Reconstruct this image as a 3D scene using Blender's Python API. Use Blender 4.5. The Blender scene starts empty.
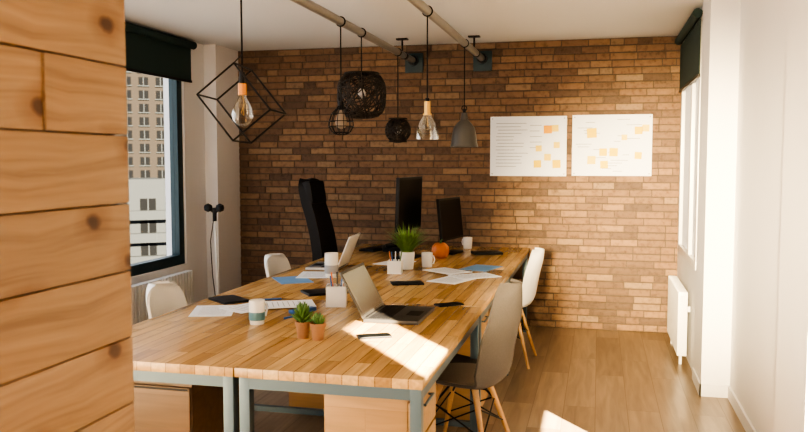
import bpy, bmesh, math, random
from mathutils import Vector, Matrix, Euler
random.seed(7)
R=math.radians
scene=bpy.context.scene
# ---------------------------------------------------------------- materials
def newmat(name):
    m=bpy.data.materials.new(name); m.use_nodes=True
    nt=m.node_tree; b=nt.nodes['Principled BSDF']
    return m,nt,b
def pmat(name,col,rough=.5,metal=0,noise=0,nscale=20,bump=0,trans=0,spec=None):
    m,nt,b=newmat(name)
    b.inputs['Base Color'].default_value=(*col,1)
    b.inputs['Roughness'].default_value=rough
    b.inputs['Metallic'].default_value=metal
    b.inputs['Transmission Weight'].default_value=trans
    if spec is not None: b.inputs['Specular IOR Level'].default_value=spec
    if noise or bump:
        tc=nt.nodes.new('ShaderNodeTexCoord'); n=nt.nodes.new('ShaderNodeTexNoise')
        n.inputs['Scale'].default_value=nscale; n.inputs['Detail'].default_value=4
        nt.links.new(tc.outputs['Object'],n.inputs['Vector'])
        if noise:
            mx=nt.nodes.new('ShaderNodeMix'); mx.data_type='RGBA'
            mx.inputs[6].default_value=(*[c*(1-noise) for c in col],1)
            mx.inputs[7].default_value=(*[min(1,c*(1+noise)) for c in col],1)
            nt.links.new(n.outputs['Fac'],mx.inputs[0]); nt.links.new(mx.outputs[2],b.inputs['Base Color'])
        if bump:
            bp=nt.nodes.new('ShaderNodeBump'); bp.inputs['Strength'].default_value=bump; bp.inputs['Distance'].default_value=.002
            nt.links.new(n.outputs['Fac'],bp.inputs['Height']); nt.links.new(bp.outputs['Normal'],b.inputs['Normal'])
    return m
def ramp(nt,stops):
    r=nt.nodes.new('ShaderNodeValToRGB'); e=r.color_ramp.elements
    while len(e)<len(stops): e.new(.5)
    for i,(p,c) in enumerate(stops):
        e[i].position=p; e[i].color=(*c,1)
    return r
def axes(nt,order,scale=(1,1,1)):
    """object coordinates re-ordered"""
    tc=nt.nodes.new('ShaderNodeTexCoord'); s=nt.nodes.new('ShaderNodeSeparateXYZ'); c=nt.nodes.new('ShaderNodeCombineXYZ')
    nt.links.new(tc.outputs['Object'],s.inputs[0])
    for i,a in enumerate(order):
        mm=nt.nodes.new('ShaderNodeMath'); mm.operation='MULTIPLY'; mm.inputs[1].default_value=scale[i]
        nt.links.new(s.outputs['XYZ'.index(a)],mm.inputs[0]); nt.links.new(mm.outputs[0],c.inputs[i])
    return c.outputs[0]
def plankmat(name,stops,bw,rh,order='YXZ',gap=.002,rough=.4,grain=.35,gapcol=.35,gscale=(3,40,40),bump=.1):
    m,nt,b=newmat(name); L=nt.links
    v=axes(nt,order)
    br=nt.nodes.new('ShaderNodeTexBrick')
    br.inputs['Scale'].default_value=1; br.inputs['Brick Width'].default_value=bw; br.inputs['Row Height'].default_value=rh
    br.inputs['Mortar Size'].default_value=gap; br.inputs['Mortar Smooth'].default_value=.1; br.inputs['Bias'].default_value=0
    br.inputs['Color1'].default_value=(0,0,0,1); br.inputs['Color2'].default_value=(1,1,1,1); br.inputs['Mortar'].default_value=(.5,.5,.5,1)
    br.offset=.37; br.offset_frequency=2
    L.new(v,br.inputs['Vector'])
    rp=ramp(nt,stops); L.new(br.outputs['Color'],rp.inputs[0])
    mp=nt.nodes.new('ShaderNodeMapping'); mp.inputs['Scale'].default_value=gscale; L.new(v,mp.inputs[0])
    # offset grain per plank
    ad=nt.nodes.new('ShaderNodeVectorMath'); ad.operation='MULTIPLY_ADD'; ad.inputs[1].default_value=(13,7,5)
    L.new(br.outputs['Color'],ad.inputs[0]); L.new(mp.outputs[0],ad.inputs[2])
    n=nt.nodes.new('ShaderNodeTexNoise'); n.inputs['Scale'].default_value=1; n.inputs['Detail'].default_value=5; n.inputs['Distortion'].default_value=.6
    L.new(ad.outputs[0],n.inputs['Vector'])
    gr=ramp(nt,[(.25,(1-grain,)*3),(.7,(1+0*grain,)*3)]); L.new(n.outputs['Fac'],gr.inputs[0])
    mx=nt.nodes.new('ShaderNodeMix'); mx.data_type='RGBA'; mx.blend_type='MULTIPLY'; mx.inputs[0].default_value=1
    L.new(rp.outputs[0],mx.inputs[6]); L.new(gr.outputs[0],mx.inputs[7])
    m2=nt.nodes.new('ShaderNodeMix'); m2.data_type='RGBA'; m2.blend_type='MULTIPLY'
    L.new(br.outputs['Fac'],m2.inputs[0]); L.new(mx.outputs[2],m2.inputs[6]); m2.inputs[7].default_value=(gapcol,gapcol*.9,gapcol*.8,1)
    L.new(m2.outputs[2],b.inputs['Base Color']); b.inputs['Roughness'].default_value=rough
    bp=nt.nodes.new('ShaderNodeBump'); bp.inputs['Strength'].default_value=bump; bp.inputs['Distance'].default_value=.002
    L.new(n.outputs['Fac'],bp.inputs['Height']); L.new(bp.outputs[0],b.inputs['Normal'])
    return m

def boardmat(name):
    """knotty pine boards, one random tint per board (mesh island), grain along Y"""
    m,nt,b=newmat(name); L=nt.links
    g=nt.nodes.new('ShaderNodeNewGeometry'); v=axes(nt,'YZX')
    off=nt.nodes.new('ShaderNodeVectorMath'); off.operation='MULTIPLY_ADD'; off.inputs[1].default_value=(17,0,3)
    cb=nt.nodes.new('ShaderNodeCombineXYZ')
    for i in range(3): L.new(g.outputs['Random Per Island'],cb.inputs[i])
    L.new(cb.outputs[0],off.inputs[0]); L.new(v,off.inputs[2])
    # knots
    mpk=nt.nodes.new('ShaderNodeMapping'); mpk.inputs['Scale'].default_value=(3.6,5.2,1); L.new(off.outputs[0],mpk.inputs[0])
    vo=nt.nodes.new('ShaderNodeTexVoronoi'); vo.voronoi_dimensions='2D'; vo.inputs['Scale'].default_value=1; vo.inputs['Randomness'].default_value=.95; L.new(mpk.outputs[0],vo.inputs['Vector'])
    nk=nt.nodes.new('ShaderNodeTexNoise'); nk.inputs['Scale'].default_value=30; L.new(off.outputs[0],nk.inputs['Vector'])
    dk=nt.nodes.new('ShaderNodeMath'); dk.operation='MULTIPLY_ADD'; dk.inputs[1].default_value=.08; L.new(nk.outputs['Fac'],dk.inputs[0]); L.new(vo.outputs['Distance'],dk.inputs[2])
    kr=ramp(nt,[(.08,(.22,.14,.09)),(.11,(.42,.29,.19)),(.135,(.75,.64,.54)),(.28,(1,1,1))]); L.new(dk.outputs[0],kr.inputs[0])
    # grain, bent around knots
    sub=nt.nodes.new('ShaderNodeMath'); sub.operation='MULTIPLY'; sub.inputs[1].default_value=1.6; L.new(vo.outputs['Distance'],sub.inputs[0])
    mp=nt.nodes.new('ShaderNodeMapping'); mp.inputs['Scale'].default_value=(1.8,55,1); L.new(off.outputs[0],mp.inputs[0])
    cc=nt.nodes.new('ShaderNodeCombineXYZ'); L.new(sub.outputs[0],cc.inputs[1])
    ad=nt.nodes.new('ShaderNodeVectorMath'); ad.operation='ADD'; L.new(mp.outputs[0],ad.inputs[0]); L.new(cc.outputs[0],ad.inputs[1])
    n=nt.nodes.new('ShaderNodeTexNoise'); n.inputs['Scale'].default_value=1; n.inputs['Detail'].default_value=6; n.inputs['Roughness'].default_value=.65; n.inputs['Distortion'].default_value=.3; L.new(ad.outputs[0],n.inputs['Vector'])
    gr=ramp(nt,[(.3,(.30,.18,.088)),(.48,(.42,.272,.143)),(.7,(.50,.34,.19))]); L.new(n.outputs['Fac'],gr.inputs[0])
    tn=ramp(nt,[(0,(.72,.70,.68)),(.5,(.90,.88,.86)),(1,(1,1,1))]); L.new(g.outputs['Random Per Island'],tn.inputs[0])
    a=nt.nodes.new('ShaderNodeMix'); a.data_type='RGBA'; a.blend_type='MULTIPLY'; a.inputs[0].default_value=1
    L.new(gr.outputs[0],a.inputs[6]); L.new(tn.outputs[0],a.inputs[7])
    c=nt.nodes.new('ShaderNodeMix'); c.data_type='RGBA'; c.blend_type='MULTIPLY'; c.inputs[0].default_value=1
    L.new(a.outputs[2],c.inputs[6]); L.new(kr.outputs[0],c.inputs[7]); L.new(c.outputs[2],b.inputs['Base Color'])
    b.inputs['Roughness'].default_value=.5
    return m
def brickmat():
    m,nt,b=newmat('brick'); L=nt.links
    g=nt.nodes.new('ShaderNodeNewGeometry')
    rp=ramp(nt,[(0,(.13,.085,.06)),(.15,(.18,.112,.072)),(.4,(.25,.15,.088)),(.62,(.205,.128,.08)),(.82,(.30,.185,.105)),(1,(.28,.195,.125))])
    L.new(g.outputs['Random Per Island'],rp.inputs[0])
    tc=nt.nodes.new('ShaderNodeTexCoord'); n=nt.nodes.new('ShaderNodeTexNoise'); n.inputs['Scale'].default_value=22; n.inputs['Detail'].default_value=8; n.inputs['Roughness'].default_value=.7
    L.new(tc.outputs['Object'],n.inputs['Vector'])
    gr=ramp(nt,[(.3,(.45,.43,.43)),(.5,(.88,.86,.84)),(.75,(1.0,1.0,1.0))]); L.new(n.outputs['Fac'],gr.inputs[0])
    a=nt.nodes.new('ShaderNodeMix'); a.data_type='RGBA'; a.blend_type='MULTIPLY'; a.inputs[0].default_value=.9
    L.new(rp.outputs[0],a.inputs[6]); L.new(gr.outputs[0],a.inputs[7]); L.new(a.outputs[2],b.inputs['Base Color'])
    b.inputs['Roughness'].default_value=.75
    bp=nt.nodes.new('ShaderNodeBump'); bp.inputs['Strength'].default_value=.6; bp.inputs['Distance'].default_value=.006
    L.new(n.outputs['Fac'],bp.inputs['Height']); L.new(bp.outputs[0],b.inputs['Normal'])
    return m
def glassmat(name,fac=.12,tint=(1,1,1)):
    m=bpy.data.materials.new(name); m.use_nodes=True; nt=m.node_tree; nt.nodes.clear()
    o=nt.nodes.new('ShaderNodeOutputMaterial'); t=nt.nodes.new('ShaderNodeBsdfTransparent'); t.inputs[0].default_value=(*tint,1)
    g=nt.nodes.new('ShaderNodeBsdfGlossy'); g.inputs['Roughness'].default_value=.03
    lw=nt.nodes.new('ShaderNodeLayerWeight'); lw.inputs[0].default_value=fac
    mx=nt.nodes.new('ShaderNodeMixShader'); nt.links.new(lw.outputs['Facing'],mx.inputs[0])
    nt.links.new(t.outputs[0],mx.inputs[1]); nt.links.new(g.outputs[0],mx.inputs[2]); nt.links.new(mx.outputs[0],o.inputs[0])
    return m
def frostmat(name):
    m=bpy.data.materials.new(name); m.use_nodes=True; nt=m.node_tree; nt.nodes.clear()
    o=nt.nodes.new('ShaderNodeOutputMaterial'); t=nt.nodes.new('ShaderNodeBsdfTranslucent'); t.inputs[0].default_value=(.30,.30,.31,1)
    d=nt.nodes.new('ShaderNodeBsdfDiffuse'); d.inputs[0].default_value=(.8,.8,.8,1); mx=nt.nodes.new('ShaderNodeMixShader'); mx.inputs[0].default_value=.5
    nt.links.new(t.outputs[0],mx.inputs[1]); nt.links.new(d.outputs[0],mx.inputs[2]); nt.links.new(mx.outputs[0],o.inputs[0])
    return m

M=dict(
 wall=pmat('wall_paint',(.74,.735,.745),.8,0,.02,3),
 ceil=pmat('ceiling_paint',(.72,.72,.72),.85,0,.02,2),
 mortar=pmat('mortar',(.115,.085,.063),.95,0,.25,30,.5),
 brick=brickmat(), board=boardmat('pine_board'),
 table=plankmat('butcher_block',[(0,(.45,.26,.10)),(.5,(.62,.385,.16)),(1,(.74,.49,.225))],.55,.062,'YXZ',.0016,.24,.38,.36),
 floor=plankmat('laminate_floor',[(0,(.29,.21,.14)),(.5,(.37,.275,.19)),(1,(.45,.34,.24))],1.25,.19,'YXZ',.0015,.32,.38,.45,(2,22,22)),
 pine=plankmat('pedestal_wood',[(0,(.44,.26,.11)),(1,(.52,.32,.15))],1.0,.3,'XZY',.0006,.5,.25,.7,(3,30,30)),
 brown=plankmat('brown_wood',[(0,(.19,.115,.06)),(1,(.25,.155,.085))],1.0,.3,'XZY',.0006,.5,.25,.7,(3,30,30)),
 steel=pmat('blue_grey_steel',(.10,.15,.185),.4,.3),
 galv=pmat('galvanised_pipe',(.33,.32,.31),.5,.55,.1,30),
 black=pmat('black_plastic',(.009,.009,.011),.5,spec=.3),
 blackm=pmat('black_metal',(.015,.014,.014),.4,.6),
 leather=pmat('black_leather',(.006,.006,.008),.5,0,0,60,.3,spec=.25),
 screen=pmat('dark_screen',(.004,.005,.006),.4,spec=.1),
 lscreen=pmat('laptop_screen',(.03,.03,.032),.2),
 silver=pmat('silver_alu',(.42,.42,.43),.35,.7),
 dsilver=pmat('dark_alu',(.07,.068,.066),.38,.5),
 white=pmat('white_plastic',(.82,.82,.80),.35),
 ceram=pmat('white_ceramic',(.83,.82,.79),.2),
 paper=pmat('paper',(.76,.79,.84),.85),
 bpaper=pmat('blue_paper',(.14,.30,.55),.8),
 ink=pmat('ink_grey',(.34,.35,.38),.9),
 yellow=pmat('sticky_yellow',(.80,.56,.03),.8), orange=pmat('sticky_orange',(.80,.38,.03),.8), peach=pmat('sticky_peach',(.82,.62,.13),.8),
 felt=pmat('grey_felt',(.10,.088,.08),.9,0,.2,150,.4),
 cush=pmat('seat_fabric',(.28,.235,.19),.9,0,.15,120,.4),
 legwood=pmat('beech_leg',(.58,.35,.16),.45,0,.15,25),
 teal=pmat('window_frame_teal',(.018,.045,.055),.45), blind=pmat('blind_green',(.020,.045,.045),.8),
 terra=pmat('terracotta',(.36,.19,.10),.8,0,.1,60),
 green=pmat('leaf_green',(.08,.17,.04),.5,0,.4,30), grass=pmat('grass_green',(.17,.30,.07),.5,0,.4,20),
 soil=pmat('soil',(.04,.025,.015),.95),
 pump=pmat('pumpkin_orange',(.55,.17,.04),.4,0,.15,20),
 brass=pmat('brass',(.60,.38,.13),.3,.9), amber=pmat('copper_socket',(.55,.24,.07),.35,.5),
 grey=pmat('grey_lampshade',(.13,.13,.125),.35,.5),
 wicker=pmat('dark_wicker',(.022,.016,.012),.6), inner=pmat('lamp_inner',(.30,.24,.19),.7),
 glass=glassmat('clear_glass',.35,(.93,.93,.92)), wglass=glassmat('window_glass',.01), frost=frostmat('frosted_glass'),
 tblue=pmat('pen_blue',(.03,.12,.35),.4), tred=pmat('pen_orange',(.75,.22,.04),.4), teal2=pmat('cup_band',(.12,.26,.30),.4),
 conc=pmat('facade_grey',(.0115,.0108,.0108),.95,0,.06,.2,spec=0), conc2=pmat('facade_cream',(.017,.020,.024),.95,spec=0), fwin=pmat('facade_window',(.0035,.004,.005),.8,spec=0),
 rad=pmat('radiator_enamel',(.72,.715,.70),.35),
)
# ---------------------------------------------------------------- mesh builder
class MB:
    def __init__(s,name,loc=(0,0,0),rz=0):
        s.name=name; s.bm=bmesh.new(); s.mats=[]; s.loc=Vector(loc); s.rz=rz
    def mi(s,k):
        m=M[k]
        if m not in s.mats: s.mats.append(m)
        return s.mats.index(m)
    def face(s,vs,i):
        try:
            f=s.bm.faces.new(vs); f.material_index=i; return f
        except ValueError: return None
    def box(s,c,size,k,rot=None,bev=0):
        i=s.mi(k); c=Vector(c)
        t=bmesh.new(); bmesh.ops.create_cube(t,size=1)
        for v in t.verts: v.co=Vector((v.co.x*size[0],v.co.y*size[1],v.co.z*size[2]))
        if bev: bmesh.ops.bevel(t,geom=list(t.edges),offset=bev,segments=2,profile=.7,affect='EDGES')
        r=(rot if isinstance(rot,Matrix) else Euler(rot).to_matrix()) if rot is not None else Matrix.Identity(3)
        t.verts.index_update(); t.verts.ensure_lookup_table()
        mp=[s.bm.verts.new(r@v.co+c) for v in t.verts]
        for f in t.faces: s.face([mp[v.index] for v in f.verts],i)
        t.free()
    def bx(s,x0,x1,y0,y1,z0,z1,k,bev=0):
        s.box(((x0+x1)/2,(y0+y1)/2,(z0+z1)/2),(abs(x1-x0),abs(y1-y0),abs(z1-z0)),k,None,bev)
    def tube(s,pts,r,k,seg=8,closed=False,rs=None):
        i=s.mi(k); P=[Vector(p) for p in pts]; n=len(P); rings=[]
        prevu=None
        for a in range(n):
            if closed: t=(P[(a+1)%n]-P[a-1])
            else: t=P[min(a+1,n-1)]-P[max(a-1,0)]
            t.normalize()
            if prevu is None:
                up=Vector((0,0,1)) if abs(t.z)<.9 else Vector((1,0,0)); u=t.cross(up).normalized()
            else:
                u=prevu-t*prevu.dot(t)
                if u.length<1e-5: u=t.orthogonal()
                u.normalize()
            prevu=u; w=t.cross(u); rr=rs[a] if rs else r
            rings.append([s.bm.verts.new(P[a]+u*rr*math.cos(2*math.pi*j/seg)+w*rr*math.sin(2*math.pi*j/seg)) for j in range(seg)])
        m=n if closed else n-1
        for a in range(m):
            A=rings[a];B=rings[(a+1)%n]
            for j in range(seg): s.face([A[j],A[(j+1)%seg],B[(j+1)%seg],B[j]],i)
        if not closed:
            s.face(rings[0][::-1],i); s.face(rings[-1],i)
    def cyl(s,a,b,r1,k,r2=None,seg=12):
        s.tube([a,b],r1,k,seg,False,[r1,r1 if r2 is None else r2])
    def lathe(s,prof,c,k,seg=24,mod=None,rot=None):
        i=s.mi(k); c=Vector(c); rings=[]
        for r,z in prof:
            ring=[]
            if r<1e-5:
                v=Vector((0,0,z)); v=rot@v if rot else v
                ring=[s.bm.verts.new(c+v)]*seg
            else:
                for j in range(seg):
                    a=2*math.pi*j/seg; q=r*(mod(a,z) if mod else 1)
                    v=Vector((q*math.cos(a),q*math.sin(a),z)); v=rot@v if rot else v
                    ring.append(s.bm.verts.new(c+v))
            rings.append(ring)
        for A,B in zip(rings[:-1],rings[1:]):
            for j in range(seg):
                vs=[]
                for v in (A[j],A[(j+1)%seg],B[(j+1)%seg],B[j]):
                    if v not in vs: vs.append(v)
                if len(vs)>2: s.face(vs,i)
    def sheet(s,fn,nu,nv,th,k,k2=None):
        """closed thick sheet: fn(u,v)->Vector, u,v in 0..1"""
        i=s.mi(k); i2=s.mi(k2) if k2 else i
        P=[[Vector(fn(a/nu,b/nv)) for b in range(nv+1)] for a in range(nu+1)]
        N=[[None]*(nv+1) for _ in range(nu+1)]
        for a in range(nu+1):
            for b in range(nv+1):
                du=P[min(a+1,nu)][b]-P[max(a-1,0)][b]; dv=P[a][min(b+1,nv)]-P[a][max(b-1,0)]
                q=du.cross(dv); N[a][b]=q.normalized() if q.length>1e-9 else Vector((0,0,1))
        T=[[s.bm.verts.new(P[a][b]+N[a][b]*th/2) for b in range(nv+1)] for a in range(nu+1)]
        B=[[s.bm.verts.new(P[a][b]-N[a][b]*th/2) for b in range(nv+1)] for a in range(nu+1)]
        for a in range(nu):
            for b in range(nv):
                s.face([T[a][b],T[a+1][b],T[a+1][b+1],T[a][b+1]],i)
                s.face([B[a][b+1],B[a+1][b+1],B[a+1][b],B[a][b]],i2)
        for a in range(nu):
            s.face([T[a+1][0],T[a][0],B[a][0],B[a+1][0]],i); s.face([T[a][nv],T[a+1][nv],B[a+1][nv],B[a][nv]],i)
        for b in range(nv):
            s.face([T[0][b],T[0][b+1],B[0][b+1],B[0][b]],i); s.face([T[nu][b+1],T[nu][b],B[nu][b],B[nu][b+1]],i)
    def blade(s,pts,w,k):
        i=s.mi(k); P=[Vector(p) for p in pts]; n=len(P)
        d=(P[-1]-P[0]); sd=Vector((-d.y,d.x,0)); sd=sd.normalized() if sd.length>1e-6 else Vector((1,0,0))
        prev=None
        for a,p in enumerate(P):
            ww=w*(1-(a/(n-1))**2)+.0003
            cur=(s.bm.verts.new(p-sd*ww/2),s.bm.verts.new(p+sd*ww/2))
            if prev: s.face([prev[0],prev[1],cur[1],cur[0]],i)
            prev=cur
    def done(s,angle=35):
        me=bpy.data.meshes.new(s.name); s.bm.normal_update()
        s.bm.to_mesh(me); s.bm.free()
        for m in s.mats: me.materials.append(m)
        me.polygons.foreach_set('use_smooth',[True]*len(me.polygons)); me.set_sharp_from_angle(angle=R(angle))
        o=bpy.data.objects.new(s.name,me); o.location=s.loc; o.rotation_euler=(0,0,s.rz)
        scene.collection.objects.link(o); return o
def panel(b,axis,a0,a1,u0,u1,v0,v1,holes,k):
    us=sorted({u0,u1,*[h[0] for h in holes],*[h[1] for h in holes]}); vs=sorted({v0,v1,*[h[2] for h in holes],*[h[3] for h in holes]})
    for ua,ub in zip(us[:-1],us[1:]):
        for va,vb in zip(vs[:-1],vs[1:]):
            cu,cv=(ua+ub)/2,(va+vb)/2
            if any(h[0]<cu<h[1] and h[2]<cv<h[3] for h in holes): continue
            if axis=='x': b.bx(a0,a1,ua,ub,va,vb,k)
            else: b.bx(ua,ub,a0,a1,va,vb,k)
H=2.6
YB=7.36
# ---------------------------------------------------------------- room shell
b=MB('floor'); b.bx(-3.8,.93,-2.2,7.7,-.1,0,'floor'); b.done()
b=MB('ceiling'); b.bx(-3.8,.93,-2.2,7.7,H,H+.1,'ceil'); b.done()
b=MB('wall_left')
panel(b,'x',-3.8,-3.6,-2.2,7.7,0,H,[(1.8,6.50,.60,2.58)],'wall')
b.bx(-3.6,-3.477,6.88,YB+.1,0,H,'wall')
b.done()
b=MB('wall_right')
panel(b,'x',.81,.87,-2.2,3.95,0,H,[(.82,1.32,1.84,2.30),(2.65,3.40,.36,.90)],'wall')  # unseen holes, added and sized so the sun makes the table and floor patches
b.bx(.84,.90,3.95,5.42,0,H,'wall')
b.bx(.665,.90,5.42,5.84,0,H,'wall')
panel(b,'x',.68,.76,5.84,7.7,0,H,[(5.95,7.24,.75,2.50)],'wall')
b.done()
b=MB('wall_front'); panel(b,'y',-2.2,-2.0,-3.6,.81,0,H,[(-3.3,.5,.25,2.45)],'wall'); b.done()
# brick wall : mortar slab + individually laid bricks
b=MB('wall_back'); b.bx(-3.6,.76,YB+.004,YB+.2,0,H,'mortar')
rows=41; rh=H/rows; bl=.235
for r in range(rows):
    x=-3.477-(.118 if r%2 else 0)-random.uniform(0,.05)
    while x<.68:
        l=bl*random.choice((1,1,1,1,.8,.5,1.05))
        x0=max(x+.004,-3.477); x1=min(x+l-.004,.68)
        if x1-x0>.02:
            d=random.uniform(0,.009)
            b.box(((x0+x1)/2,YB+.005-d/2,(r+.5)*rh+random.uniform(-.001,.001)),(x1-x0,.012+d,rh-.011),'brick',(0,random.uniform(-.004,.004),0),.003)
        x+=l
b.done()
# baseboards
b=MB('baseboard_right'); b.bx(.655,.665,5.41,5.84,0,.08,'wall'); b.bx(.655,.84,5.41,5.42,0,.08,'wall'); b.bx(.828,.84,3.95,5.41,0,.08,'wall'); b.done()
b=MB('baseboard_left'); b.bx(-3.6,-3.588,-2,6.87,0,.08,'wall'); b.done()
# windows
def window(name,x,y0,y1,z0,z1,fk,mull,w=.06,th=.06,gk='wglass'):
    b=MB(name)
    b.bx(x-th/2,x+th/2,y0,y1,z0,z0+w,fk,.004); b.bx(x-th/2,x+th/2,y0,y1,z1-w,z1,fk,.004)
    b.bx(x-th/2,x+th/2,y0,y0+w,z0+w,z1-w,fk,.004); b.bx(x-th/2,x+th/2,y1-w,y1,z0+w,z1-w,fk,.004)
    for m in mull: b.bx(x-th/2,x+th/2,m-w/2,m+w/2,z0+w,z1-w,fk,.004)
    b.bx(x-.003,x+.003,y0+w,y1-w,z0+w,z1-w,gk)
    return b.done()
window('window_1',-3.66,1.8,6.50,.60,2.58,'teal',[3.4,5.0],.085,.08)
window('window_2',.70,5.95,7.24,.75,2.50,'rad',[6.45],.06,.06,'frost')
# roller blinds
b=MB('roller_blind'); b.bx(-3.598,-3.588,1.8,6.62,2.24,2.56,'blind'); b.tube([(-3.56,1.8,2.555),(-3.56,6.62,2.555)],.035,'blind',16); b.bx(-3.603,-3.58,1.8,6.62,2.225,2.245,'blackm'); b.done()
b=MB('roller_blind'); b.bx(.655,.662,5.9,7.26,2.12,2.50,'blind'); b.tube([(.64,5.9,2.54),(.64,7.26,2.54)],.033,'blind',16); b.bx(.650,.667,5.9,7.26,2.105,2.125,'blackm'); b.done()
# radiators
def radiator(x,y0,y1,z0,z1,sgn):
    b=MB('radiator'); n=int((y1-y0)/.05)
    for i in range(n):
        y=y0+(i+.5)*(y1-y0)/n
        b.box((x,y,(z0+z1)/2),(.07,.036,z1-z0),'rad',None,.012)
    b.bx(x-.02,x+.02,y0,y1,z0+.03,z0+.06,'rad'); b.bx(x-.02,x+.02,y0,y1,z1-.07,z1-.03,'rad')
    for y in (y0+.1,y1-.1): b.bx(min(x,x+sgn*.06),max(x,x+sgn*.06),y-.015,y+.015,z1-.16,z1-.12,'rad'); b.cyl((x,y,0),(x,y,z0+.03),.012,'rad')
    b.done()
radiator(-3.535,4.6,6.45,.08,.55,-1)
radiator(.615,6.15,7.05,.08,.56,1)
# black headed pole on a small floor base, next to the window
b=MB('pole_stand',(-3.37,6.60,0))
b.lathe([(0,0),(.11,0),(.11,.012),(.03,.025),(.012,.05),(0,.05)],(.03,0,0),'white',24)
b.tube([(.03,0,.03),(0,0,1.0)],.011,'white',12); b.tube([(0,0,.98),(0,0,1.10)],.018,'black',12)
for s_ in (-1,1):
    b.tube([(0,0,1.06),(s_*.03,0,1.08),(s_*.055,-.01,1.10)],.016,'black'); b.lathe([(0,-.04),(.032,-.025),(.038,0),(.032,.025),(0,.04)],(s_*.058,-.01,1.10),'black',14)
b.tube([(.0,-.02,1.0),(-.03,-.03,.8),(-.01,-.04,.5),(.02,-.03,.2),(.04,-.04,.03)],.004,'black',6)
b.done()
# ---------------------------------------------------------------- foreground pine partition
b=MB('wood_plank_partition'); ph=.133; z=-.018; k=0
XP=-.90; Y1=1.405
while z<2.6:
    z0=max(z,0.0); z1=min(z+ph,2.6)
    cuts=[-1.6,Y1]
    if k in(12,): cuts=[-1.6,.2,1.165,Y1]
    elif k in (13,): cuts=[-1.6,.6,Y1]
    elif k%3==1: cuts=[-1.6,-.1+.17*(k%4),Y1]
    for a,c in zip(cuts[:-1],cuts[1:]):
        b.box((XP-.0125-(.004 if k==12 and c<Y1 else 0),(a+c)/2,(z0+z1)/2),(.025,c-a-.002,z1-z0-.003),'board',None,.0025)
    z+=ph; k+=1
b.bx(XP-.10,XP-.026,-1.6,Y1-.01,0,2.6,'brown')
b.done()
# ---------------------------------------------------------------- pipes and pendants
def pipe(x,z=2.45):
    b=MB('ceiling_pipe')
    b.tube([(x,-1.9,z),(x,YB-.03,z)],.028,'galv',16)
    b.box((x,YB-.025,z-.02),(.17,.03,.18),'teal',None,.006); b.tube([(x,YB-.09,z),(x,YB-.04,z)],.045,'blackm',16)
    for y in (1.2,6.95):
        b.tube([(x-.02,y,z),(x-.02,y,H)],.008,'blackm',8); b.bx(x-.07,x+.03,y-.03,y+.03,H-.012,H,'blackm'); b.tube([(x,y-.02,z),(x,y+.02,z)],.034,'blackm',16)
    b.done()
pipe(-1.69); pipe(-1.05)
PZ=2.45
def cord(b,z,top=None):
    t=PZ-b.loc.z-.03
    b.tube([(0,0,z),(0,0,t)],.0045,'blackm',6)
    b.tube([(0,.0,t+.0),(0,0,t+.012)],.012,'blackm',8)
    b.tube([(0.031*math.cos(a),0,t+.03+.031*math.sin(a)) for a in [2*math.pi*i/16 for i in range(16)]],.005,'blackm',6,True)
# a) tilted cube cage with amber bulb
b=MB('pendant_lamp',(-1.69,3.62,1.80))
rot=Matrix.Rotation(R(25),3,'Z')@Matrix.Rotation(R(50),3,'Y')@Matrix.Rotation(R(14),3,'X')@Matrix.Rotation(R(-13),3,'Z')
hs=(.140,.13,.116)
cs=[rot@Vector((x*hs[0],y*hs[1],z*hs[2])) for x in (-1,1) for y in (-1,1) for z in (-1,1)]
for i in range(8):
    for j in range(i+1,8):
        if bin(i^j).count('1')==1: b.tube([cs[i],cs[j]],.0045,'blackm',6)
b.tube([(0,0,.155),(0,0,.10)],.014,'blackm',12); b.tube([(0,0,.10),(0,0,.045)],.021,'amber',16)
b.lathe([(.018,.045),(.020,.03),(.042,-.01),(.053,-.045),(.049,-.075),(.028,-.1),(0,-.108)],(0,0,0),'glass',20)
b.tube([(0,0,.05),(.008,0,.0),(-.008,0,-.04),(.006,0,-.055),(0,.008,0)],.002,'brass',6)
top=max(cs,key=lambda v:v.z); b.tube([top,(0,0,.24)],.003,'blackm',6)
cord(b,.15); b.done()
# woven wire balls
def woven(loc,rx,rz,n,p,tr):
    b=MB('pendant_lamp',loc)
    for q in range(n):
        ax=Vector((random.gauss(0,1),random.gauss(0,1),random.gauss(0,.8))).normalized(); u=ax.orthogonal().normalized(); w=ax.cross(u); off=random.uniform(-.35,.35); pts=[]
        for i in range(28):
            a=2*math.pi*i/28; d=(u*math.cos(a)+w*math.sin(a))*math.sqrt(1-off*off)+ax*off
            h=math.hypot(d.x,d.y); m=(h**p+abs(d.z)**p)**(1/p)
            pts.append((d.x/m*rx,d.y/m*rx,d.z/m*rz))
        b.tube(pts,tr,'wicker',5,True)
    for z in (-.75,.8): b.tube([(rx*.7*math.cos(2*math.pi*i/24),rx*.7*math.sin(2*math.pi*i/24),z*rz*1.2) for i in range(24)],tr*1.3,'wicker',5,True)
    b.tube([(0,0,rz*.3),(0,0,rz*1.0)],.018,'blackm',12); b.lathe([(.015,.0),(.03,-.03),(.03,-.05),(0,-.075)],(0,0,rz*.3),'ceram',16)
    cord(b,rz*.9); b.done()
woven((-1.69,5.63,2.0),.175,.165,42,3.2,.0042)
woven((-1.69,6.71,1.785),.108,.105,38,2.1,.0038)
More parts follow.
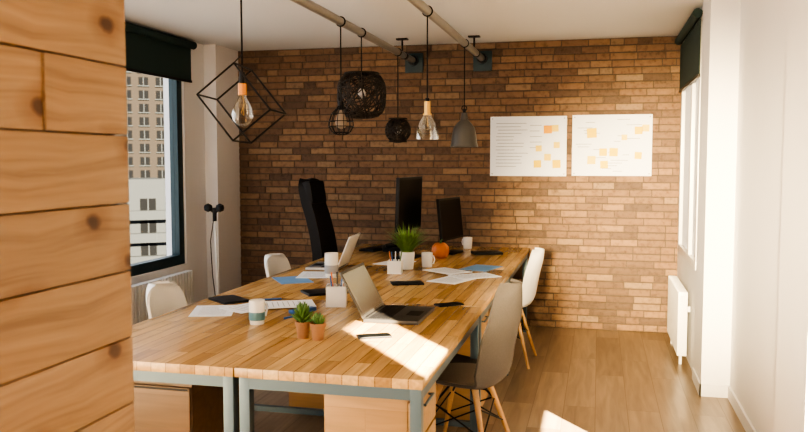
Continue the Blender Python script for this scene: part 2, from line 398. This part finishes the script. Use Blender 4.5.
# c) small wire bell cage
b=MB('pendant_lamp',(-1.69,5.15,1.79))
prof=[(.022,.10),(.03,.085),(.065,.05),(.082,.0),(.084,-.035),(.06,-.075),(.03,-.09)]
for j in range(12):
    a=2*math.pi*j/12; b.tube([(r*math.cos(a),r*math.sin(a),z) for r,z in prof],.0025,'blackm',5)
for r,z in prof: b.tube([(r*math.cos(2*math.pi*i/24),r*math.sin(2*math.pi*i/24),z) for i in range(24)],.0027,'blackm',5,True)
b.lathe([(.015,.08),(.03,.03),(.04,-.01),(.03,-.04),(0,-.055)],(0,0,0),'inner',16); b.tube([(0,0,.075),(0,0,.13)],.018,'blackm',12)
cord(b,.12); b.done()
# e) glass bell with brass socket
b=MB('pendant_lamp',(-1.05,4.92,1.77))
b.tube([(0,0,.045),(0,0,.125)],.02,'brass',16); b.tube([(0,0,.125),(0,0,.145)],.013,'blackm',12); b.tube([(0,0,.04),(0,0,.05)],.028,'brass',16)
b.lathe([(.022,.05),(.03,.03),(.055,-.01),(.068,-.06),(.073,-.11),(.070,-.11),(.065,-.06),(.052,-.01),(.027,.03)],(0,0,0),'glass',28)
b.lathe([(.012,.04),(.014,.02),(.028,-.02),(.027,-.045),(0,-.062)],(0,0,0),'glass',16); b.tube([(0,0,.03),(.004,0,-.03)],.003,'brass',6)
cord(b,.14); b.done()
# f) grey metal bell
b=MB('pendant_lamp',(-1.05,6.33,1.77))
b.lathe([(.0,.135),(.022,.135),(.028,.10),(.032,.075),(.055,.055),(.085,.015),(.097,-.045),(.103,-.10),(.112,-.135),(.108,-.135),(.098,-.10),(.092,-.045),(.08,.012),(.05,.05),(0,.06)],(0,0,0),'grey',28)
b.tube([(0,0,.13),(0,0,.165)],.012,'blackm',12); b.lathe([(.0,.05),(.015,.04),(.03,-.03),(.03,-.06),(0,-.085)],(0,0,0),'ceram',16)
b.tube([(.02*math.cos(2*math.pi*i/16),0,.17+.02*math.sin(2*math.pi*i/16)) for i in range(16)],.004,'blackm',6,True)
cord(b,.16); b.done()
# ---------------------------------------------------------------- posters
def poster(x0,x1,z0,z1,notes,lines):
    b=MB('wall_poster'); y=YB-.012
    b.bx(x0,x1,y-.003,y,z0,z1,'paper')
    for (lx,lz,w) in lines: b.bx(x0+lx,x0+lx+w,y-.0042,y-.003,z1-lz-.005,z1-lz,'ink')
    for (nx,nz,k,w) in notes: b.box((x0+nx,y-.005,z1-nz),(w*1.2,.003,w*1.2),k,(0,random.uniform(-.05,.05),0))
    for cx,cz in ((x0+.02,z1-.02),(x1-.02,z1-.02),(x0+.02,z0+.02),(x1-.02,z0+.02)): b.cyl((cx,y-.003,cz),(cx,y-.008,cz),.006,'ink',None,8)
    b.done()
ln=[(.05+random.uniform(0,.02),.06+i*.03,random.uniform(.15,.28)) for i in range(14)]+[(.36,.08+i*.05,random.uniform(.05,.12)) for i in range(5)]
poster(-.976,-.289,1.385,1.925,[(.52,.12,'orange',.06),(.585,.11,'peach',.05),(.43,.43,'yellow',.055),(.52,.37,'peach',.05),(.60,.43,'yellow',.06),(.60,.26,'peach',.045),(.44,.29,'peach',.045)],ln)
ln=[(random.uniform(.03,.5),.04+i*.024,random.uniform(.05,.15)) for i in range(20)]
poster(-.24,.445,1.39,1.93,[(.17,.16,'yellow',.07),(.27,.33,'yellow',.055),(.36,.33,'yellow',.06),(.17,.40,'peach',.06),(.28,.44,'yellow',.055),(.57,.14,'yellow',.055),(.63,.12,'peach',.05),(.57,.36,'yellow',.05),(.45,.2,'peach',.04)],ln)
# ---------------------------------------------------------------- desks
TZ=.75
def desk(x0,x1,y0,y1,ped=None):
    b=MB('office_desk',((x0+x1)/2,(y0+y1)/2,0)); w=(x1-x0)/2; l=(y1-y0)/2
    b.bx(-w,w,-l,l,TZ-.036,TZ,'table',.002)
    t=.042
    for sx in (-1,1):
        for sy in (-1,1):
            cx=sx*(w-.03); cy=sy*(l-.04); b.box((cx,cy,(TZ-.036)/2),(t,t,TZ-.036),'steel',None,.003)
    for sx in (-1,1): b.box((sx*(w-.03),0,TZ-.06),(.04,2*l-.12,.045),'steel')
    for sy in (-1,1): b.box((0,sy*(l-.04),TZ-.06),(2*w-.1,.04,.045),'steel')
    for sy in (1,): b.box((0,sy*(l-.04),.12),(2*w-.1,.03,.03),'steel')
    b.done()
def pedestal(x0,x1,y0,y1,z1,k,face):
    b=MB('drawer_pedestal',((x0+x1)/2,(y0+y1)/2,0)); w=(x1-x0)/2; l=(y1-y0)/2
    b.bx(-w,w,-l,l,.04,z1,k,.003)
    for sx in (-1,1):
        for sy in (-1,1): b.cyl((sx*(w-.04),sy*(l-.04),0),(sx*(w-.04),sy*(l-.04),.045),.02,'black')
    n=3; dh=(z1-.06)/n
    for i in range(n):
        za=.05+i*dh; zb=za+dh-.012
        if face=='x':
            b.bx(w,w+.016,-l+.004,l-.004,za,zb,k,.002); b.tube([(w+.035,-.08,zb-.05),(w+.035,.08,zb-.05)],.006,'steel')
            for q in (-.075,.075): b.cyl((w+.016,q,zb-.05),(w+.035,q,zb-.05),.005,'steel')
        else:
            b.bx(-w+.004,w-.004,-l-.016,-l,za,zb,k,.002); b.bx(-w+.01,w-.01,-l-.018,-l-.015,zb-.012,zb-.004,'black')
    b.done()
YS=[2.725,4.20,5.67,7.145]
for i in range(3):
    desk(-1.322,-.597,YS[i]+.002,YS[i+1]-.002); desk(-2.14,-1.328,YS[i]+.002,YS[i+1]-.002)
pedestal(-1.0,-.675,2.82,3.28,.655,'pine','x'); pedestal(-2.05,-1.55,2.82,3.28,.655,'brown','y')
pedestal(-1.0,-.675,4.45,4.95,.655,'pine','x'); pedestal(-1.8,-1.42,4.45,4.90,.6,'pine','y')
# ---------------------------------------------------------------- chairs
def shellchair(x,y,rz,mk,k2=None,top=.84,name='dining_chair',cush=False,ws=1):
    b=MB(name,(x,y,0),rz)
    prof=[(.235,.425),(.20,.445),(.08,.435),(-.06,.425),(-.15,.44),(-.195,.50),(-.215,.60),(-.235,.70),(-.255,.78),(-.265,top)]
    def P(v):
        t=v*(len(prof)-1); i=min(int(t),len(prof)-2); f=t-i
        a=prof[max(i-1,0)];p=prof[i];c=prof[i+1];d=prof[min(i+2,len(prof)-1)]
        return [.5*((2*p[j])+(-a[j]+c[j])*f+(2*a[j]-5*p[j]+4*c[j]-d[j])*f*f+(-a[j]+3*p[j]-3*c[j]+d[j])*f**3) for j in (0,1)]
    def fn(u,v):
        s_=(u*2-1); px,pz=P(v)
        w=.225*ws
        if v<.15: w*=(1-((.15-v)/.15)**2.2*.35)
        if v>.75: w*=math.sqrt(max(0.02,1-((v-.75)/.265)**2.6))
        if v>.4: w*=1-.10*(v-.4)/.6
        back=min(1,max(0,(v-.38)/.2))
        return Vector((px+s_*s_*.075*back, s_*w, pz+(s_*s_)*(.045*(1-back)*min(1,v/.1+.3))))
    b.sheet(fn,16,36,.014,mk,k2)
    if cush:
        b.lathe([(0,.0),(.17,.002),(.195,.014),(.19,.03),(.14,.042),(0,.046)],(.03,0,.438),'cush',28)
    for sx in (-1,1):
        for sy in (-1,1):
            b.tube([(.02+sx*.09,sy*.09,.425),(.02+sx*.21,sy*.21,.0)],.015,'legwood',12,False,[.017,.010])
            b.tube([(.02+sx*.05,sy*.05,.42),(.02+sx*.118,sy*.118,.32)],.006,'blackm',8)
    for s1 in (-1,1):
        b.tube([(.02-.118,s1*.118,.33),(.02+.157,s1*.157,.20)],.004,'blackm',6); b.tube([(.02+.118,s1*.118,.33),(.02-.157,s1*.157,.20)],.004,'blackm',6)
        b.tube([(.02+s1*.118,-.118,.33),(.02+s1*.157,.157,.20)],.004,'blackm',6); b.tube([(.02+s1*.118,.118,.33),(.02+s1*.157,-.157,.20)],.004,'blackm',6)
    b.tube([(-.1,0,.40),(.14,0,.40)],.008,'blackm',6)
    return b.done()
shellchair(-.62,3.90,math.pi-.22,'felt',None,.94,cush=True,ws=1.08)
shellchair(-.66,6.05,math.pi-.05,'white',None,.86)
shellchair(-2.20,4.05,.05,'white',None,.83)
shellchair(-2.15,5.55,.0,'white',None,.82)
# tall black office chair
b=MB('office_chair',(-2.25,6.42,0),-.12)
pf=[(.02,.52),(-.01,.62),(-.015,.75),(-.04,.90),(-.08,1.05),(-.125,1.18),(-.15,1.28),(-.158,1.37)]
def oc(u,v):
    t=v*(len(pf)-1); i=min(int(t),len(pf)-2); f=t-i; x=pf[i][0]*(1-f)+pf[i+1][0]*f; z=pf[i][1]*(1-f)+pf[i+1][1]*f
    s_=2*u-1; w=.17-.04*v
    if v>.9: w*=math.sqrt(1-((v-.9)/.11)**2*.6)
    return Vector((x+s_*s_*.012, s_*w, z))
b.sheet(oc,12,28,.085,'leather')
b.box((-.105,0,1.255),(.09,.27,.20),'leather',(0,R(-10),0),.035)
b.box((.22,0,.49),(.48,.46,.09),'leather',(0,R(-4),0),.035)
b.tube([(.18,0,.45),(.18,0,.1)],.03,'blackm',16)
for i in range(5):
    a=2*math.pi*i/5; e=(.18+.3*math.cos(a),.3*math.sin(a),.075); b.tube([(.18,0,.1),e],.02,'black',8,False,[.026,.016]); b.tube([(e[0],e[1]-.012,.03),(e[0],e[1]+.012,.03)],.03,'black',12); b.cyl(e,(e[0],e[1],.03),.008,'blackm')
for s1 in (-1,1): b.tube([(.1,s1*.22,.5),(.12,s1*.27,.58),(.1,s1*.27,.63),(.3,s1*.27,.63)],.016,'black',8)
b.done()
# ---------------------------------------------------------------- monitors
def monitor(x,y,rz,w,h,zb,tilt=0):
    b=MB('computer_monitor',(x,y,TZ),rz)   # local +x = screen normal
    rt=Matrix.Rotation(R(tilt),3,'Y'); c=Vector((0,0,zb-TZ+h/2))
    b.box(c,(.028,w,h),'black',rt,.006)
    b.box(c+rt@Vector((.0145,0,0)),(.002,w-.03,h-.035),'screen',rt)
    b.box(c+rt@Vector((-.028,0,-.02)),(.035,w*.45,h*.5),'black',rt,.01)
    b.box((-.055,0,(zb-TZ+h*.45)/2+.004),(.022,.06,zb-TZ+h*.45),'blackm',None,.004)
    b.box((-.01,0,.007),(.17,.24,.014),'black',None,.005)
    b.done()
monitor(-1.47,6.20,R(-7),.53,.42,.975,2)
monitor(-1.21,6.60,R(-12),.46,.35,.865,-6)
# ---------------------------------------------------------------- laptops
def laptop(x,y,rz,w,d,lid,ang,body,scr,back=None):
    """origin hinge centre; local +x towards user, hinge along y"""
    b=MB('laptop',(x,y,TZ),rz); th=.018
    b.box((d/2,0,th/2+.001),(d,w,th),body,None,.004)
    for r in range(5):
        for c in range(14):
            b.box((.03+r*.021,-w/2+.03+c*(w-.06)/13,th+.0025),(.017,(w-.06)/14.5,.003),'black')
    b.box((d*.78,0,th+.0015),(.07,.11,.0015),'black')
    a=R(ang); rt=Matrix.Rotation(-a,3,'Y')
    dirv=Vector((math.cos(a),0,math.sin(a)))
    c=Vector((-.002,0,th))+dirv*(lid/2)
    b.box(c,(lid,w,.008),back or body,rt,.003)
    nrm=Vector((math.sin(a),0,-math.cos(a)))
    b.box(c+nrm*.0045,(lid-.03,w-.025,.001),scr,rt)
    b.tube([(0,-w*.4,th),(0,w*.4,th)],.006,'black')
    b.done()
laptop(-1.09,3.84,R(0),.39,.27,.25,118,'dsilver','lscreen','dsilver')
laptop(-1.80,5.50,R(180+4),.34,.23,.24,112,'silver','lscreen','white')
# ---------------------------------------------------------------- desk things
def mug(x,y,r,h,k='ceram',band=None,handle=True,name='coffee_mug',ha=0):
    b=MB(name,(x,y,TZ),ha)
    b.lathe([(0,0),(r*.85,0),(r*.9,.004),(r,h*.6),(r,h),(r*.92,h),(r*.9,.012),(0,.012)],(0,0,0),k,28)
    if band: b.lathe([(r*.97,h*.18),(r*1.012,h*.2),(r*1.02,h*.5),(r*1.0,h*.52)],(0,0,0),band,28)
    if handle: b.tube([(r-.003,0,h*.78),(r+.02,0,h*.8),(r+.03,0,h*.55),(r+.02,0,h*.28),(r-.003,0,h*.25)],.005,k,8)
    b.done()
mug(-1.575,3.50,.038,.115,'ceram','teal2',ha=1.2)
mug(-1.72,5.02,.046,.165,'ceram','ink',False,'tumbler')
mug(-1.215,5.70,.042,.105,ha=-.5); mug(-1.12,6.97,.042,.10,ha=2.5)
# pen box with pens
b=MB('pen_holder',(-1.36,4.05,TZ),.25); w=.05
for sx in (-1,1): b.box((sx*w,0,.055),(.006,.106,.11),'white'); b.box((0,sx*w,.055),(.095,.006,.11),'white')
b.box((0,0,.004),(.1,.1,.006),'white'); b.box((.0,0,.06),(.005,.095,.1),'white')
for i,(k,px,py) in enumerate([('tblue',.02,.02),('tred',-.02,.02),('white',.03,-.02),('tblue',-.02,-.02),('black',.0,.03),('tred',.03,.03)]):
    b.cyl((px*.6,py*.6,.01),(px*1.5,py*1.6,.165+.01*(i%3)),.004,k)
b.done()
b=MB('pen_holder',(-1.36,5.32,TZ),.1)
for sx in (-1,1): b.box((sx*.045,0,.045),(.005,.094,.09),'white'); b.box((0,sx*.045,.045),(.09,.005,.09),'white')
b.box((0,0,.004),(.09,.09,.006),'white')
for i,k in enumerate(['tred','tblue','white','black','green']): b.cyl((.01*(i-2),.0,.01),(.022*(i-2),.02*(-1)**i,.15),.004,k)
b.done()
# grass plant
b=MB('potted_grass_plant',(-1.33,5.55,TZ))
b.lathe([(0,0),(.045,0),(.052,.07),(.056,.125),(.05,.125),(.046,.11),(0,.11)],(0,0,0),'ceram',28); b.lathe([(.0,.113),(.046,.112)],(0,0,0),'soil',20)
for i in range(260):
    a=random.uniform(0,2*math.pi); L=random.uniform(.16,.27); sp=random.uniform(.04,.20); r0=random.uniform(0,.035)
    b.blade([(math.cos(a)*(r0+sp*t**1.25),math.sin(a)*(r0+sp*t**1.25),.11+L*(t-.22*t*t*sp/.1)) for t in (0,.2,.4,.6,.8,1)],.008,'grass')
b.done()
# succulents
def succ(x,y,kind):
    b=MB('potted_succulent',(x,y,TZ))
    b.lathe([(0,0),(.024,0),(.031,.058),(.035,.058),(.036,.074),(.030,.074),(.028,.064),(0,.064)],(0,0,0),'terra',24); b.lathe([(0,.066),(.028,.065)],(0,0,0),'soil',16)
    n=26 if kind else 18
    for i in range(n):
        a=i*2.4; t=i/n; el=R(20+65*t) if kind else R(45+40*t); L=(.045 if kind else .03)*(1.25-.3*t); z0=.066+(.05*t if kind else .02*t)
        p0=Vector((math.cos(a)*.006,math.sin(a)*.006,z0)); d=Vector((math.cos(a)*math.cos(el),math.sin(a)*math.cos(el),math.sin(el)))
        b.tube([p0,p0+d*L*.4,p0+d*L*.75+Vector((0,0,.003)),p0+d*L+Vector((0,0,.006))],.005,'green',7,False,[.004,.008,.006,.001])
    b.done()
succ(-1.255,3.27,True); succ(-1.178,3.25,False)
# pumpkin
b=MB('pumpkin',(-1.215,6.2,TZ))
b.lathe([(0,.012),(.035,.0),(.062,.02),(.074,.06),(.066,.1),(.04,.125),(.012,.118),(0,.112)],(0,0,0),'pump',48,lambda a,z:1-.07*abs(math.sin(a*5)))
b.tube([(0,0,.11),(.003,0,.135),(.014,.004,.155)],.008,'green',8,False,[.011,.007,.006]); b.done()
# papers, notebooks, devices
def flat(name,x,y,w,l,rz,k,th=.003,z=0,bev=0,extra=None):
    b=MB(name,(x,y,TZ+z),rz); b.box((0,0,th/2),(w,l,th),k,None,bev)
    if extra: extra(b)
    b.done()
def lines(b):
    for i in range(8): b.box((0,-.1+i*.028,.0034),(.14,.004,.0006),'ink')
flat('paper_sheet',-1.93,3.75,.21,.297,.35,'paper',.003,0,0,lines); flat('paper_sheet',-1.77,3.88,.21,.297,-.5,'paper',.003,.0035,0,lines)
flat('paper_sheet',-1.62,3.98,.21,.297,-1.1,'paper',.003,.007,0,lines)
flat('notebook',-1.99,4.05,.15,.21,.9,'black',.012,.0)
flat('notebook',-1.56,4.42,.17,.24,-.9,'black',.014,0,.003)
flat('pen',-1.78,4.12,.009,.14,-1.0,'tblue',.009,.0,.003); flat('pen',-1.46,3.70,.009,.14,-.5,'tblue',.009,0,.003)
flat('eyeglass_case',-1.47,3.83,.045,.15,-.55,'tblue',.02,0,.008)
flat('paper_sheet',-1.93,4.85,.21,.297,.6,'bpaper',.003); flat('paper_sheet',-1.86,5.08,.21,.297,.2,'paper',.003,.0035,0,lines)
flat('paper_sheet',-1.50,5.85,.21,.297,-.3,'paper',.003)
flat('paper_sheet',-.92,5.10,.21,.297,-.35,'paper',.003,0,0,lines); flat('paper_sheet',-.80,5.28,.21,.297,-.9,'paper',.003,.0035,0,lines)
flat('paper_sheet',-1.02,5.45,.21,.297,.9,'paper',.003,.007,0,lines); flat('paper_sheet',-.82,5.72,.21,.297,-.3,'bpaper',.003,0)
flat('tablet_computer',-1.17,4.88,.14,.20,-1.2,'black',.009,0,.003)
flat('notebook',-.90,6.60,.16,.24,-1.2,'black',.02,0,.004)
def phone(b): b.box((0,0,.0088),(.064,.138,.0006),'screen')
flat('smartphone',-.775,4.20,.072,.148,-.9,'black',.0085,0,.003,phone)
flat('smartphone',-.955,3.36,.072,.148,-1.1,'black',.0085,0,.003,phone)
b=MB('computer_keyboard',(-1.86,6.72,TZ),-.3); b.box((0,0,.009),(.15,.42,.016),'black',None,.004)
for r in range(5):
    for c in range(15): b.box((-.055+r*.027,-.19+c*.027,.019),(.021,.021,.006),'black')
b.done()
b=MB('desk_telephone',(-1.66,6.45,TZ+.002),.3); b.box((0,0,.036),(.19,.2,.04),'black',(0,R(5),0),.01); b.tube([(-.07,-.06,.065),(0,-.06,.08),(.07,-.06,.065)],.02,'black',12); b.done()
# ---------------------------------------------------------------- city outside the left window
def facade(name,cx,cy,w,dp,z0,z1,fh,ww,k,rz,balc):
    b=MB(name,(cx,cy,0),rz)
    b.bx(-w/2,w/2,0,dp,z0,z1,k)
    z=z0+1
    while z<z1-fh:
        x=-w/2+ww*.6
        if balc: b.bx(-w/2,w/2,-1.2,0,z-.3,z+.9,'conc2')
        while x<w/2-ww*.4:
            b.bx(x-ww*.28,x+ww*.28,-.08,0,z+fh*.22,z+fh*.82,'fwin'); b.bx(x-.08,x+.08,-.14,0,z+fh*.22,z+fh*.82,'conc2')
            b.bx(x-ww*.33,x+ww*.33,-.3,0,z+fh*.12,z+fh*.2,'conc2'); x+=ww
        z+=fh
    b.done()
facade('apartment_building',-96,136,34,15,-40,60,2.6,3.2,'conc',R(32),False)
facade('apartment_building',-66.4,88,26,10,-40,-1,3.0,3.6,'conc2',R(38),True)
# ---------------------------------------------------------------- light
w=bpy.data.worlds.new('sky'); scene.world=w; w.use_nodes=True; nt=w.node_tree
bg=nt.nodes['Background']; tc=nt.nodes.new('ShaderNodeTexCoord'); sp=nt.nodes.new('ShaderNodeSeparateXYZ'); nt.links.new(tc.outputs['Generated'],sp.inputs[0])
rp=ramp(nt,[(0,(.60,.54,.47)),(.49,(.88,.85,.81)),(.52,(.95,.96,.98)),(1,(.72,.83,1.0))]); ma=nt.nodes.new('ShaderNodeMath'); ma.operation='MULTIPLY_ADD'; ma.inputs[1].default_value=.5; ma.inputs[2].default_value=.5
nt.links.new(sp.outputs[2],ma.inputs[0]); nt.links.new(ma.outputs[0],rp.inputs[0]); nt.links.new(rp.outputs[0],bg.inputs[0]); bg.inputs[1].default_value=1.9
sd=Vector((-.6,.8,-.466)); l=bpy.data.lights.new('sun','SUN'); l.energy=100; l.angle=R(.7); l.color=(1,.79,.50); o=bpy.data.objects.new('sun',l); o.rotation_euler=sd.to_track_quat('-Z','Y').to_euler(); o.location=(5,-5,6); scene.collection.objects.link(o)
# added warm spot behind the camera, makes the glow on the brick wall
l=bpy.data.lights.new('brick_glow_spot','SPOT'); l.energy=11500; l.shadow_soft_size=.3; l.spot_size=R(20); l.spot_blend=1; l.color=(1,.77,.43)
o=bpy.data.objects.new('brick_glow_spot',l); o.location=(-.35,-2.3,1.9); o.rotation_euler=(Vector((.62,7.36,.90))-o.location).to_track_quat('-Z','Y').to_euler(); scene.collection.objects.link(o)
# ---------------------------------------------------------------- camera
c=bpy.data.cameras.new('camera'); c.lens=35.64; c.sensor_width=36; co=bpy.data.objects.new('camera',c); co.location=(0,0,1.53); co.rotation_euler=(R(86),0,R(13.7)); scene.collection.objects.link(co); scene.camera=co
c.dof.use_dof=True; c.dof.focus_distance=5.0; c.dof.aperture_fstop=5.6; c.clip_end=500
try:
    scene.view_settings.view_transform='AgX'; scene.view_settings.look='AgX - High Contrast'
except Exception as e: print(e)
scene.view_settings.exposure=.5
